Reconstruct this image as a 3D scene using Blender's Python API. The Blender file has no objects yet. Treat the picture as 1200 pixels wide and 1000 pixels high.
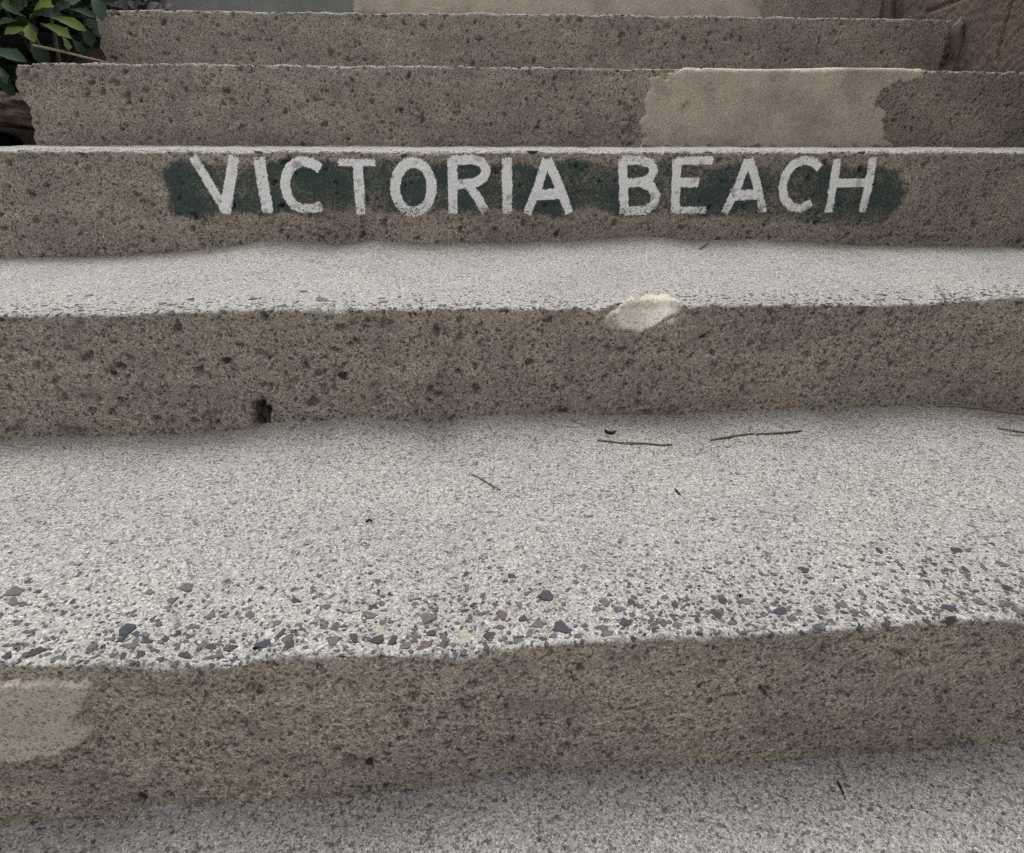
import bpy, math, random
import numpy as np
from mathutils import Vector, Matrix

SC = bpy.context.scene
COL = SC.collection
rng = np.random.default_rng(7)
random.seed(7)

# ------------------------------------------------------------------ camera
F_PX, YAW, PITCH, ROLL = 742.579, 0.083792, 0.434854, 0.00227
CAM = np.array([0.0, 0.0, 0.53177])
cy_, sy_ = math.cos(YAW), math.sin(YAW)
cp_, sp_ = math.cos(PITCH), math.sin(PITCH)
FW = np.array([sy_ * cp_, cy_ * cp_, -sp_])
RT0 = np.array([cy_, -sy_, 0.0])
UP0 = np.cross(RT0, FW)
RT = math.cos(ROLL) * RT0 + math.sin(ROLL) * UP0
UP = -math.sin(ROLL) * RT0 + math.cos(ROLL) * UP0
cd = bpy.data.cameras.new('camera')
cam = bpy.data.objects.new('camera', cd)
COL.objects.link(cam)
M = Matrix.Identity(4)
for i in range(3):
    M[i][0], M[i][1], M[i][2], M[i][3] = RT[i], UP[i], -FW[i], CAM[i]
cam.matrix_world = M
cd.sensor_fit = 'HORIZONTAL'
cd.sensor_width = 36.0
cd.lens = 36.0 * F_PX / 1200.0
cd.clip_start = 0.02
cd.clip_end = 500.0
SC.camera = cam

# ------------------------------------------------------------------ world, sun, exposure
SUN_EL, SUN_AZ = math.radians(70), math.radians(8)      # azimuth from +Y towards +X
w = bpy.data.worlds.new('World')
SC.world = w
w.use_nodes = True
wn = w.node_tree
for n in list(wn.nodes):
    wn.nodes.remove(n)
sky = wn.nodes.new('ShaderNodeTexSky')
sky.sky_type = 'NISHITA'
sky.sun_disc = False
sky.sun_elevation = SUN_EL
sky.sun_rotation = SUN_AZ
sky.air_density = 1.0
sky.dust_density = 6.0
sky.ozone_density = 1.0
hs = wn.nodes.new('ShaderNodeHueSaturation')
hs.inputs['Saturation'].default_value = 0.03
bg = wn.nodes.new('ShaderNodeBackground')
bg.inputs['Strength'].default_value = 0.15
wo = wn.nodes.new('ShaderNodeOutputWorld')
wn.links.new(sky.outputs[0], hs.inputs['Color'])
wn.links.new(hs.outputs[0], bg.inputs['Color'])
wn.links.new(bg.outputs[0], wo.inputs['Surface'])

sd = bpy.data.lights.new('sun', 'SUN')
sd.energy = 0.5
sd.angle = math.radians(40)
sd.color = (1.0, 0.97, 0.92)
sun = bpy.data.objects.new('sun', sd)
COL.objects.link(sun)
sdir = Vector((math.sin(SUN_AZ) * math.cos(SUN_EL), math.cos(SUN_AZ) * math.cos(SUN_EL), math.sin(SUN_EL)))
sun.rotation_euler = (-sdir).to_track_quat('-Z', 'Y').to_euler()
sun.location = (0, 2, 6)

SC.view_settings.view_transform = 'Standard'
SC.view_settings.look = 'None'
SC.view_settings.gamma = 1.0
SC.view_settings.exposure = 0.74
SC.view_settings.use_curve_mapping = False
SC.cycles.max_bounces = 4
SC.cycles.diffuse_bounces = 3
SC.cycles.use_denoising = False

# ------------------------------------------------------------------ measuring helpers
def at(u, v, Y):
    d = RT * (u - 600.0) / F_PX - UP * (v - 500.0) / F_PX + FW
    return CAM + d * (Y / d[1])

def at_x(u, v, X):
    d = RT * (u - 600.0) / F_PX - UP * (v - 500.0) / F_PX + FW
    return CAM + d * (X / d[0])

def project(P):
    q = P - CAM
    dz = q @ FW
    return 600.0 + F_PX * (q @ RT) / dz, 500.0 - F_PX * (q @ UP) / dz

# ------------------------------------------------------------------ noise
class Perlin:
    def __init__(self, seed):
        r = np.random.default_rng(seed)
        self.p = r.permutation(512)
        a = r.uniform(0, 2 * np.pi, 512)
        self.gx, self.gy = np.cos(a), np.sin(a)

    def __call__(self, x, y):
        x, y = np.broadcast_arrays(np.asarray(x, float), np.asarray(y, float))
        xi, yi = np.floor(x).astype(np.int64), np.floor(y).astype(np.int64)
        xf, yf = x - xi, y - yi
        u, v = xf * xf * xf * (xf * (xf * 6 - 15) + 10), yf * yf * yf * (yf * (yf * 6 - 15) + 10)

        def g(ix, iy, dx, dy):
            h = self.p[(self.p[ix & 511] + iy) & 511]
            return self.gx[h] * dx + self.gy[h] * dy
        a = g(xi, yi, xf, yf); b = g(xi + 1, yi, xf - 1, yf)
        c = g(xi, yi + 1, xf, yf - 1); d = g(xi + 1, yi + 1, xf - 1, yf - 1)
        return (a + u * (b - a)) * (1 - v) + (c + u * (d - c)) * v

    def fbm(self, x, y, o=4):
        s, a = 0, 1.0
        for i in range(o):
            s = s + a * self(x * 2 ** i + 17.3 * i, y * 2 ** i + 5.1 * i)
            a *= 0.5
        return s

def sstep(a, b, x):
    t = np.clip((x - a) / (b - a), 0, 1)
    return t * t * (3 - 2 * t)

# ------------------------------------------------------------------ materials
class NT:
    def __init__(self, name):
        self.m = bpy.data.materials.new(name)
        self.m.use_nodes = True
        self.t = self.m.node_tree
        for n in list(self.t.nodes):
            self.t.nodes.remove(n)
        self.out = self.t.nodes.new('ShaderNodeOutputMaterial')
        self.b = self.t.nodes.new('ShaderNodeBsdfPrincipled')
        self.t.links.new(self.b.outputs[0], self.out.inputs[0])
        self.pos = self.t.nodes.new('ShaderNodeNewGeometry').outputs['Position']

    def put(self, sock, v):
        if isinstance(v, bpy.types.NodeSocket):
            self.t.links.new(v, sock)
        elif isinstance(v, (tuple, list)) and len(v) == 3 and sock.type == 'RGBA':
            sock.default_value = (*v, 1)
        else:
            sock.default_value = v

    def math(self, op, a, b=0.0, c=None, clamp=False):
        n = self.t.nodes.new('ShaderNodeMath')
        n.operation = op
        n.use_clamp = clamp
        self.put(n.inputs[0], a)
        self.put(n.inputs[1], b)
        if c is not None:
            self.put(n.inputs[2], c)
        return n.outputs[0]

    def noise(self, scale, detail=2.0, rough=0.5, vec=None):
        n = self.t.nodes.new('ShaderNodeTexNoise')
        n.inputs['Scale'].default_value = scale
        n.inputs['Detail'].default_value = detail
        n.inputs['Roughness'].default_value = rough
        self.t.links.new(vec or self.pos, n.inputs['Vector'])
        return n.outputs[0]

    def voro(self, scale, vec=None, feature='F1'):
        n = self.t.nodes.new('ShaderNodeTexVoronoi')
        n.feature = feature
        n.inputs['Scale'].default_value = scale
        self.t.links.new(vec or self.pos, n.inputs['Vector'])
        s = self.t.nodes.new('ShaderNodeSeparateColor')
        self.t.links.new(n.outputs['Color'], s.inputs[0])
        return n.outputs['Distance'], s.outputs[0], s.outputs[1]

    def shift(self, off):
        n = self.t.nodes.new('ShaderNodeVectorMath')
        n.operation = 'ADD'
        self.t.links.new(self.pos, n.inputs[0])
        n.inputs[1].default_value = off
        return n.outputs[0]

    def ramp(self, fac, stops, interp='LINEAR'):
        n = self.t.nodes.new('ShaderNodeValToRGB')
        n.color_ramp.interpolation = interp
        e = n.color_ramp.elements
        while len(e) < len(stops):
            e.new(0.5)
        for i, (p, c) in enumerate(stops):
            e[i].position = p
            if not isinstance(c, (tuple, list)):
                c = (c, c, c)
            e[i].color = (*c, 1)
        self.t.links.new(fac, n.inputs[0])
        return n.outputs[0]

    def rng(self, v, a, b, c, d, smooth=False):
        n = self.t.nodes.new('ShaderNodeMapRange')
        n.interpolation_type = 'SMOOTHSTEP' if smooth else 'LINEAR'
        n.clamp = True
        self.put(n.inputs[0], v)
        for i, x in enumerate((a, b, c, d)):
            n.inputs[1 + i].default_value = x
        return n.outputs[0]

    def mix(self, fac, a, b, mode='MIX'):
        n = self.t.nodes.new('ShaderNodeMix')
        n.data_type = 'RGBA'
        n.blend_type = mode
        self.put(n.inputs[0], fac)
        self.put(n.inputs[6], a)
        self.put(n.inputs[7], b)
        return n.outputs[2]

    def attr(self, name):
        n = self.t.nodes.new('ShaderNodeAttribute')
        n.attribute_name = name
        return n.outputs['Fac']

    def bump(self, h, strength, dist, normal=None):
        n = self.t.nodes.new('ShaderNodeBump')
        n.inputs['Strength'].default_value = strength
        n.inputs['Distance'].default_value = dist
        self.t.links.new(h, n.inputs['Height'])
        if normal is not None:
            self.t.links.new(normal, n.inputs['Normal'])
        return n.outputs[0]

    def done(self, color, rough=0.9, normal=None, spec=0.25):
        self.put(self.b.inputs['Base Color'], color)
        self.put(self.b.inputs['Roughness'], rough)
        self.b.inputs['Specular IOR Level'].default_value = spec
        if normal is not None:
            self.t.links.new(normal, self.b.inputs['Normal'])
        return self.m

def concrete_nodes(T, use_tread=True):
    """weathered cast concrete: pale worn sandy treads, brown dirty risers with dark specks painted for aggregate and shaded small pits"""
    dA, rA, gA = T.voro(620)
    dB, rB, gB = T.voro(300, T.shift((3.1, 1.7, 0.4)))
    dC, rC, gC = T.voro(165, T.shift((0.7, 5.7, 2.4)))
    nF = T.noise(900, 1, 0.6)
    nM = T.noise(6, 3, 0.62)
    nS = T.noise(26, 3, 0.65, T.shift((9, 2, 4)))
    gm = T.ramp(nM, [(0.3, (0.80, 0.80, 0.80)), (0.5, (0.98, 0.98, 0.98)), (0.7, (1.14, 1.12, 1.09))])
    gf = T.ramp(nF, [(0.3, 0.84), (0.7, 1.14)])
    # tread: light sand matrix with grey, tan and dark grains
    tr = T.ramp(rA, [(0.0, (0.095, 0.091, 0.088)), (0.14, (0.155, 0.149, 0.143)), (0.34, (0.25, 0.240, 0.229)),
                     (0.75, (0.30, 0.289, 0.276)), (1.0, (0.44, 0.426, 0.409))])
    grB = T.ramp(rB, [(0.0, (0.42, 0.42, 0.43)), (0.07, (0.55, 0.54, 0.54)), (0.11, (0.97, 0.96, 0.95)), (1.0, (1.05, 1.04, 1.03))])
    tr = T.mix(1.0, tr, grB, 'MULTIPLY')
    tr = T.mix(0.55, tr, T.mix(1.0, tr, gm, 'MULTIPLY'))
    # riser
    ri = T.ramp(rA, [(0.0, (0.105, 0.085, 0.070)), (0.16, (0.195, 0.165, 0.136)), (0.4, (0.30, 0.258, 0.214)),
                     (0.8, (0.375, 0.326, 0.274)), (1.0, (0.54, 0.48, 0.42))])
    ri = T.mix(1.0, ri, T.ramp(rB, [(0.0, 0.36), (0.07, 0.5), (0.11, 0.96), (1.0, 1.06)]), 'MULTIPLY')
    ri = T.mix(1.0, ri, gm, 'MULTIPLY')
    ri = T.mix(T.rng(nS, 0.5, 0.72, 0, 0.4, True), ri, (0.15, 0.128, 0.11))
    mp = T.t.nodes.new('ShaderNodeMapping')
    mp.inputs['Scale'].default_value = (5, 5, 34)
    T.t.links.new(T.pos, mp.inputs['Vector'])
    ri = T.mix(1.0, ri, T.ramp(T.noise(1.0, 3, 0.6, mp.outputs[0]), [(0.3, 0.86), (0.7, 1.12)]), 'MULTIPLY')
    # larger dark aggregate in the risers; specks also paint the shade of small pits
    sp = T.math('MULTIPLY', T.rng(rC, 0.08, 0.10, 1, 0), T.rng(dC, 0.28, 0.42, 1, 0))
    ri = T.mix(T.math('MULTIPLY', sp, 0.8), ri, T.ramp(gC, [(0, (0.035, 0.032, 0.03)), (0.8, (0.06, 0.054, 0.05)), (1, (0.42, 0.38, 0.32))]))
    if use_tread:
        k = T.math('ADD', T.attr('tread'), T.math('MULTIPLY', T.math('SUBTRACT', T.noise(110, 3, 0.7), 0.5), 0.55))
        col = T.mix(T.rng(k, 0.38, 0.62, 0, 1, True), ri, tr)
    else:
        col = ri
    col = T.mix(1.0, col, gf, 'MULTIPLY')
    nor = T.bump(nF, 0.6, 0.0013)
    return col, nor, (rA, nF, nM, nS)

def m_concrete():
    T = NT('weathered_concrete')
    c, n, _ = concrete_nodes(T)
    return T.done(c, 0.92, n)

def paint_mask(T, rA, attr, lo, hi, mottled, off):
    wear = T.noise(150, 3, 0.75, T.shift((2 + off, 8, 1)))
    wear2 = T.noise(38, 2, 0.6, T.shift((4 + off, 1, 7)))
    k = T.math('ADD', T.math('MULTIPLY', wear, 0.75), T.math('MULTIPLY', wear2, 0.45))
    k = T.math('ADD', k, T.math('MULTIPLY', T.math('SUBTRACT', rA, 0.5), mottled))
    k = T.math('SUBTRACT', T.math('ADD', k, T.attr(attr)), 1.0)
    return T.rng(k, lo, hi, 0, 1, True)

def m_paint(name, white):
    T = NT(name)
    c, n, (rA, nF, nM, nS) = concrete_nodes(T)
    var = T.ramp(nF, [(0.3, 0.85), (0.7, 1.12)])
    c = T.mix(paint_mask(T, rA, 'green', 0.28, 0.62, 0.65, 0), c, T.mix(1.0, (0.042, 0.070, 0.066), var, 'MULTIPLY'))
    if white:
        c = T.mix(paint_mask(T, rA, 'paint', 0.28, 0.47, 0.50, 3), c, T.mix(1.0, (0.88, 0.88, 0.88), var, 'MULTIPLY'))
    return T.done(c, 0.85, n)

def m_patch(name, lo, mid, hi, grain=0.5):
    T = NT(name)
    d, r, g = T.voro(560)
    nF = T.noise(520, 3, 0.6)
    nM = T.noise(11, 5, 0.6, T.shift((1, 2, 9)))
    c = T.ramp(nM, [(0.28, lo), (0.5, mid), (0.72, hi)])
    c = T.mix(grain, c, T.ramp(r, [(0.0, 0.4), (0.15, 0.7), (0.3, 0.95), (1, 1.15)]), 'MULTIPLY')
    c = T.mix(1.0, c, T.ramp(nF, [(0.3, 0.85), (0.7, 1.12)]), 'MULTIPLY')
    return T.done(c, 0.93, T.bump(T.math('ADD', nF, T.math('MULTIPLY', r, 0.4)), 0.45, 0.0012))

def m_stone(name, rgb, var=0.25):
    T = NT(name)
    nF = T.noise(260, 3, 0.6)
    c = T.mix(1.0, rgb, T.ramp(nF, [(0.3, 1 - var), (0.7, 1 + var)]), 'MULTIPLY')
    return T.done(c, 0.7, T.bump(nF, 0.3, 0.0008), 0.35)

def m_leaf(name, a, b, rough=0.6):
    T = NT(name)
    oi = T.t.nodes.new('ShaderNodeObjectInfo')
    nM = T.noise(60, 3, 0.6)
    c = T.mix(T.math('ADD', T.math('MULTIPLY', oi.outputs['Random'], 0.7), T.math('MULTIPLY', nM, 0.35)), a, b)
    return T.done(c, rough, T.bump(T.noise(180, 2), 0.25, 0.002), 0.07)

def m_plain(name, a, b, scale, rough=0.9, bump=0.5, bd=0.004):
    T = NT(name)
    n = T.noise(scale, 5, 0.65)
    n2 = T.noise(scale * 9, 3, 0.6)
    c = T.mix(T.rng(n, 0.3, 0.7, 0, 1), a, b)
    c = T.mix(1.0, c, T.ramp(n2, [(0.3, 0.75), (0.7, 1.2)]), 'MULTIPLY')
    return T.done(c, rough, T.bump(T.math('ADD', n, T.math('MULTIPLY', n2, 0.5)), bump, bd), 0.08)

def m_wall():
    T = NT('rough_wall_render')
    c, n, (rA, nF, nM, nS) = concrete_nodes(T, False)
    c = T.mix(1.0, c, (0.52, 0.455, 0.43), 'MULTIPLY')
    return T.done(c, 0.95, n)

MAT = dict(
    concrete=m_concrete(),
    white=m_paint('worn_white_paint', True),
    green=m_paint('worn_green_paint', False),
    beige=m_patch('beige_mortar', (0.33, 0.282, 0.232), (0.50, 0.425, 0.35), (0.60, 0.51, 0.425), 0.8),
    pale=m_patch('pale_mortar', (0.36, 0.33, 0.285), (0.43, 0.395, 0.345), (0.48, 0.445, 0.40), 0.85),
    tan=m_patch('tan_mortar', (0.36, 0.312, 0.255), (0.45, 0.392, 0.33), (0.53, 0.46, 0.39), 0.95),
    bead=m_patch('bead_mortar', (0.13, 0.108, 0.092), (0.18, 0.15, 0.13), (0.23, 0.195, 0.165), 0.8),
    greycoat=m_patch('grey_coating', (0.17, 0.175, 0.17), (0.21, 0.215, 0.21), (0.25, 0.25, 0.245), 0.3),
    wall=m_wall(),
    blue=m_stone('slate_blue_stone', (0.024, 0.027, 0.036)),
    dark=m_stone('dark_grey_stone', (0.025, 0.025, 0.027)),
    grey=m_stone('mid_grey_stone', (0.075, 0.074, 0.074)),
    maroon=m_stone('maroon_stone', (0.075, 0.052, 0.05)),
    ochre=m_stone('ochre_stone', (0.25, 0.23, 0.185)),
    cream=m_stone('cream_stone', (0.36, 0.345, 0.32), 0.2),
    chip=m_stone('chip_stone', (0.06, 0.058, 0.06), 0.6),
    soil=m_plain('dark_soil', (0.010, 0.008, 0.006), (0.025, 0.019, 0.014), 18),
    rubble=m_plain('brown_rubble', (0.06, 0.042, 0.032), (0.17, 0.128, 0.10), 45, 0.95, 0.9, 0.008),
    path=m_plain('path_concrete', (0.26, 0.25, 0.235), (0.38, 0.365, 0.34), 3),
    leaf_light=m_leaf('fresh_green_leaf', (0.036, 0.062, 0.012), (0.075, 0.10, 0.018)),
    leaf_dark=m_leaf('dark_green_leaf', (0.010, 0.021, 0.010), (0.022, 0.04, 0.020)),
    leaf_blue=m_leaf('grey_green_leaf', (0.028, 0.052, 0.034), (0.05, 0.08, 0.056)),
    leaf_purple=m_leaf('purple_grey_leaf', (0.10, 0.085, 0.10), (0.16, 0.15, 0.16), 0.6),
    stem=m_plain('plant_stem', (0.05, 0.045, 0.025), (0.10, 0.08, 0.05), 60),
    twig=m_plain('dry_twig', (0.09, 0.06, 0.042), (0.17, 0.125, 0.095), 70, 0.8, 0.3, 0.001),
    twig_pale=m_plain('pale_dry_twig', (0.22, 0.17, 0.125), (0.32, 0.26, 0.2), 70, 0.8, 0.3, 0.001),
    debris=m_plain('dark_debris', (0.02, 0.016, 0.012), (0.06, 0.045, 0.03), 90),
)

# ------------------------------------------------------------------ object helpers
def link(o, parent=None):
    COL.objects.link(o)
    if parent is not None:
        o.parent = parent
    return o

def tag(o, label=None, category=None, group=None, kind=None):
    if label: o['label'] = label
    if category: o['category'] = category
    if group: o['group'] = group
    if kind: o['kind'] = kind
    return o

def empty(name, loc=(0, 0, 0)):
    o = bpy.data.objects.new(name, None)
    o.location = loc
    o.empty_display_size = 0.1
    return link(o)

def np_mesh(name, V, quads, tris=None, mat=None, attrs=None, smooth=True):
    me = bpy.data.meshes.new(name)
    nq = len(quads)
    nt = 0 if tris is None else len(tris)
    me.vertices.add(len(V))
    me.vertices.foreach_set('co', np.ascontiguousarray(V, dtype=np.float32).ravel())
    loops = np.asarray(quads, dtype=np.int32).ravel()
    starts = np.arange(nq, dtype=np.int32) * 4
    if nt:
        starts = np.concatenate([starts, nq * 4 + np.arange(nt, dtype=np.int32) * 3])
        loops = np.concatenate([loops, np.asarray(tris, dtype=np.int32).ravel()])
    me.loops.add(len(loops))
    me.loops.foreach_set('vertex_index', loops)
    me.polygons.add(nq + nt)
    me.polygons.foreach_set('loop_start', starts)
    me.polygons.foreach_set('use_smooth', np.full(nq + nt, smooth, dtype=bool))
    me.update(calc_edges=True)
    for k, a in (attrs or {}).items():
        at_ = me.attributes.new(k, 'FLOAT', 'POINT')
        at_.data.foreach_set('value', np.ascontiguousarray(a, dtype=np.float32).ravel())
    if mat is not None:
        me.materials.append(mat)
    me.validate()
    return me

def py_mesh(name, V, Fs, mat, smooth=False):
    me = bpy.data.meshes.new(name)
    me.from_pydata([tuple(v) for v in V], [], Fs)
    me.update()
    if smooth:
        me.polygons.foreach_set('use_smooth', np.full(len(me.polygons), True))
    me.materials.append(mat)
    return me

def grid_faces(nx, ns):
    i = np.arange(nx * ns).reshape(nx, ns)
    return np.stack([i[:-1, :-1], i[1:, :-1], i[1:, 1:], i[:-1, 1:]], -1).reshape(-1, 4)

# ------------------------------------------------------------------ staircase measurements
D0, DD = 0.3772, 0.41817
XL, XR = -0.93, 1.455
YK = {k: D0 + (k - 1) * DD for k in range(-1, 10)}
NOSE = {1: [(0, 779), (160, 779), (185, 783), (288, 780), (300, 771), (447, 768), (517, 768), (547, 771), (567, 762), (667, 754),
            (800, 746), (880, 745), (980, 739), (1080, 729), (1200, 726)],
        2: [(0, 369), (133, 369), (200, 366), (300, 363), (400, 363), (600, 361), (700, 362), (813, 358), (900, 357), (1050, 357), (1112, 354), (1200, 348)],
        3: [(0, 177), (300, 178), (600, 178.5), (900, 178.5), (1200, 178.5)],
        4: [(19, 75), (50, 74), (130, 74.5), (300, 76), (600, 78.5), (700, 80), (900, 83), (985, 81), (1075, 82.5), (1200, 85)],
        5: [(122, 12), (205, 12), (400, 15), (600, 16), (900, 20), (1050, 22), (1118, 24)]}
BASE = {1: [(0, 966), (32, 965), (137, 958), (179, 945), (240, 942), (300, 939), (400, 935), (500, 927), (560, 915), (600, 908), (667, 905),
            (800, 897), (820, 894), (880, 894), (960, 888), (1056, 882), (1152, 874), (1200, 866)],
        2: [(0, 515), (117, 512), (233, 508), (293, 503), (335, 494), (382, 494), (420, 489), (445, 491), (495, 493), (510, 497), (525, 494), (550, 487),
            (600, 485), (683, 485), (733, 487), (800, 487), (833, 483), (937, 478), (958, 481), (978, 481), (996, 477), (1054, 475), (1107, 476), (1200, 485)],
        3: [(0, 302), (100, 301), (150, 299), (225, 294), (275, 288), (312, 282), (358, 285), (400, 287), (442, 281), (467, 285), (504, 287), (546, 285),
            (600, 285), (637, 282), (662, 283), (704, 281), (758, 277), (787, 279), (808, 282), (850, 282), (883, 280), (908, 283), (933, 284), (975, 287), (1058, 288), (1200, 290)],
        4: [(37, 171.3), (600, 172), (1200, 172.7)]}

def curve(pts, Y):
    p = np.array([at(u, v, Y) for u, v in pts])
    return p[:, 0], p[:, 2]

def smooth_interp(x, cx, cz, wd):
    # soften the measured polyline a little
    s = 0
    for o in (-1, -0.5, 0, 0.5, 1):
        s = s + np.interp(x + o * wd, cx, cz)
    return s / 5

def nose_z(k, x):
    if k in NOSE:
        return smooth_interp(x, *curve(NOSE[k], YK[k]), 0.006)
    return np.full_like(x, 0.165 * k)

def base_z(k, x):
    if k in BASE:
        return smooth_interp(x, *curve(BASE[k], YK[k]), 0.004)
    return np.full_like(x, 0.165 * (k - 1) + 0.004)

def axis(lo, hi, flo, fhi, fine, coarse):
    a = [np.arange(lo, flo, coarse)] if flo > lo else []
    a.append(np.arange(flo, fhi, fine))
    if hi > fhi:
        a.append(np.arange(fhi, hi, coarse))
    a.append(np.array([hi]))
    return np.unique(np.round(np.concatenate(a), 6))

# traced hollows (pixel centre, radius in pixels, depth in metres)
HOLES = {1: [(432, 897, 9, .010), (165, 938, 10, .012), (155, 934, 6, .006), (850, 863, 6, .007), (895, 861, 6, .007), (677, 858, 7, .007), (1120, 872, 14, .005), (1135, 874, 9, .006), (735, 823, 7, .004), (1018, 843, 5, .006), (956, 770, 5, .005), (905, 772, 7, .005), (928, 875, 5, .006)],
         2: [(306, 493, 12, .022), (311, 484, 9, .018), (304, 477, 8, .014), (264, 424, 6, .008), (131, 438, 6, .007), (402, 441, 7, .006), (381, 456, 5, .006), (345, 447, 5, .006), (143, 474, 5, .005), (870, 455, 4, .008), (880, 403, 4, .007), (862, 381, 5, .005), (760, 487, 8, .006), (788, 483, 7, .006), (1158, 406, 4, .007), (1095, 405, 5, .006), (1003, 384, 4, .006), (93, 387, 9, .003), (250, 492, 10, .005), (85, 508, 12, .005), (22, 503, 8, .005), (392, 456, 4, .006), (440, 452, 5, .005)],
         3: [(413, 163 + 20, 4, .003), (560, 272, 5, .004), (900, 262, 5, .003), (320, 262, 5, .003)],
         4: [(284, 151, 4, .007), (42, 95, 5, .008), (30, 88, 4, .008), (102, 109, 4, .006), (738, 152, 5, .008), (742, 140, 4, .006), (735, 128, 4, .006), (804, 127, 5, .008), (1150, 130, 5, .005)],
         5: [(407, 58, 4, .007), (418, 50, 3, .006), (332, 52, 3, .006), (346, 36, 3, .006), (345, 67, 3, .006), (728, 51, 4, .005)]}

STEPS = {}

def build_step(k, parent, xvis, fine, nr, nt, rad, amp=1.0, xl=XL, xr=None, tread_hi=None, pits=0):
    if xr is None:
        xr = 1.40 + 0.10 * (YK[k] - 1.2)      # butts into the side wall
    xs = axis(xl, xr, max(xl, xvis[0]), min(xr, xvis[1]), fine, 0.012)
    nz, bz = nose_z(k, xs), base_z(k, xs)
    bz1 = base_z(k + 1, xs)
    pn = Perlin(100 + k)
    y0, y1 = YK[k], YK[k + 1]
    r = rad * (1 + 0.5 * pn(xs * 14, 0.3) + 0.5 * pn(xs * 55, 9.3))
    chip = np.clip(pn(xs * 9, 4.7) - 0.3, 0, 1) * 0.02 + np.clip(pn(xs * 33, 7.7) - 0.3, 0, 1) * 0.015
    r = np.clip(r + chip, rad * 0.45, 0.03)
    zlo = bz - 0.035
    ti = np.linspace(0, 1, nr)
    th = np.linspace(0, math.pi / 2, 9)[1:]
    if tread_hi is None:
        tt = np.linspace(0, 1, nt + 1)[1:]
    else:                                      # denser where it is seen
        a, na = tread_hi
        tt = np.concatenate([np.linspace(0, a, nt - na + 1)[1:], np.linspace(a, 1, na + 1)[1:]])
    R_ = r[:, None]
    NZ = nz[:, None]
    zr = zlo[:, None] + ti[None] * (NZ - R_ - zlo[:, None])
    yr = np.full_like(zr, y0)
    ya = y0 + R_ * (1 - np.cos(th))[None]
    za = NZ - R_ + R_ * np.sin(th)[None]
    yend = y1 + 0.035
    yt = (y0 + R_) + tt[None] * (yend - y0 - R_)
    q = np.clip((yt - y0) / (y1 - y0), 0, 1.1)
    zt = NZ + (bz1[:, None] - NZ) * (q ** 1.6)
    # foot-worn front edge
    zt -= 0.002 * np.exp(-((yt - y0) / 0.05) ** 2) * 0.5
    Y = np.concatenate([yr, ya, yt], 1)
    Z = np.concatenate([zr, za, zt], 1)
    X = np.repeat(xs[:, None], Y.shape[1], 1)
    zero = np.zeros_like
    NY = np.concatenate([zero(zr) - 1, -np.cos(th)[None] + zero(za), zero(zt)], 1)
    NZN = np.concatenate([zero(zr), np.sin(th)[None] + zero(za), zero(zt) + 1], 1)
    S = np.concatenate([zr, NZ - R_ + R_ * th[None], NZ + 0.57 * R_ + (yt - y0 - R_)], 1)
    tread = np.concatenate([zero(zr) + sstep(-0.006, 0.0, zr - (NZ - R_)) * 0.35,
                            0.42 + 0.58 * np.minimum(1, 1.6 * th / th[-1])[None] + zero(za), zero(zt) + 1], 1)
    is_tr = np.concatenate([zero(zr), (th / th[-1])[None] + zero(za), zero(zt) + 1], 1)
    # base relief
    d = 0.0022 * pn(X * 6, S * 6 + 30) + 0.0014 * pn(X * 22, S * 26) + 0.0009 * pn(X * 70, S * 75)
    fine_n = pn(X * 190, S * 200)
    d += 0.0007 * fine_n * (0.6 + 0.6 * (1 - is_tr))
    d += (1 - is_tr) * (0.0013 * np.abs(pn(X * 45 + 7, S * 50)) - 0.0004)
    d += 0.0022 * pn(X * 130 + 3, S * 130) * np.exp(-((S - NZ + 0.3 * R_) / 0.007) ** 2)
    d *= amp
    soft = d * 0.4
    # hollows and bug holes on the riser
    ppm = F_PX / (y0 + 0.1)
    pl = []
    for (u, v, rp, dep) in HOLES.get(k, []):
        p = at(u, v, y0)
        pl.append((p[0], p[2], rp / ppm, dep, 1))
    for i in range(pits):
        x = rng.uniform(xvis[0], xvis[1])
        z = rng.uniform(0, 1)
        z = np.interp(x, xs, bz) + z * (np.interp(x, xs, nz) - np.interp(x, xs, bz))
        rr = fine * 1.1 + rng.exponential(0.0009)
        pl.append((x, z, rr, min(rr * rng.uniform(1.2, 2.4), .013), 0))
    ni = nr + 8
    for (px, pz, pr, dep, big) in pl:
        i0, i1 = np.searchsorted(xs, px - 2.2 * pr), np.searchsorted(xs, px + 2.2 * pr)
        if i1 - i0 < 1:
            continue
        dx = X[i0:i1, :ni] - px
        dz = S[i0:i1, :ni] - pz
        ang = np.arctan2(dz, dx)
        ph = px * 917.0
        rr = pr * (1 + 0.28 * np.sin(2 * ang + ph) + 0.2 * np.sin(3 * ang + 2.3 * ph) + 0.12 * np.sin(5 * ang + ph * 3.1))
        g = sstep(1.1, 0.45, np.sqrt(dx * dx + dz * dz) / rr)
        d[i0:i1, :ni] -= dep * g
    if k >= 3:                                 # sandy, uneven upper treads
        d += is_tr * (0.0028 * pn(X * 26 + 5, S * 14) + 0.0012 * pn(X * 75, S * 40))
        tread = np.where(is_tr > 0.3, tread * (0.70 + 0.5 * pn.fbm(X * 30, S * 30, 3)), tread)
    base = np.stack([X, Y, Z], -1)
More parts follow.
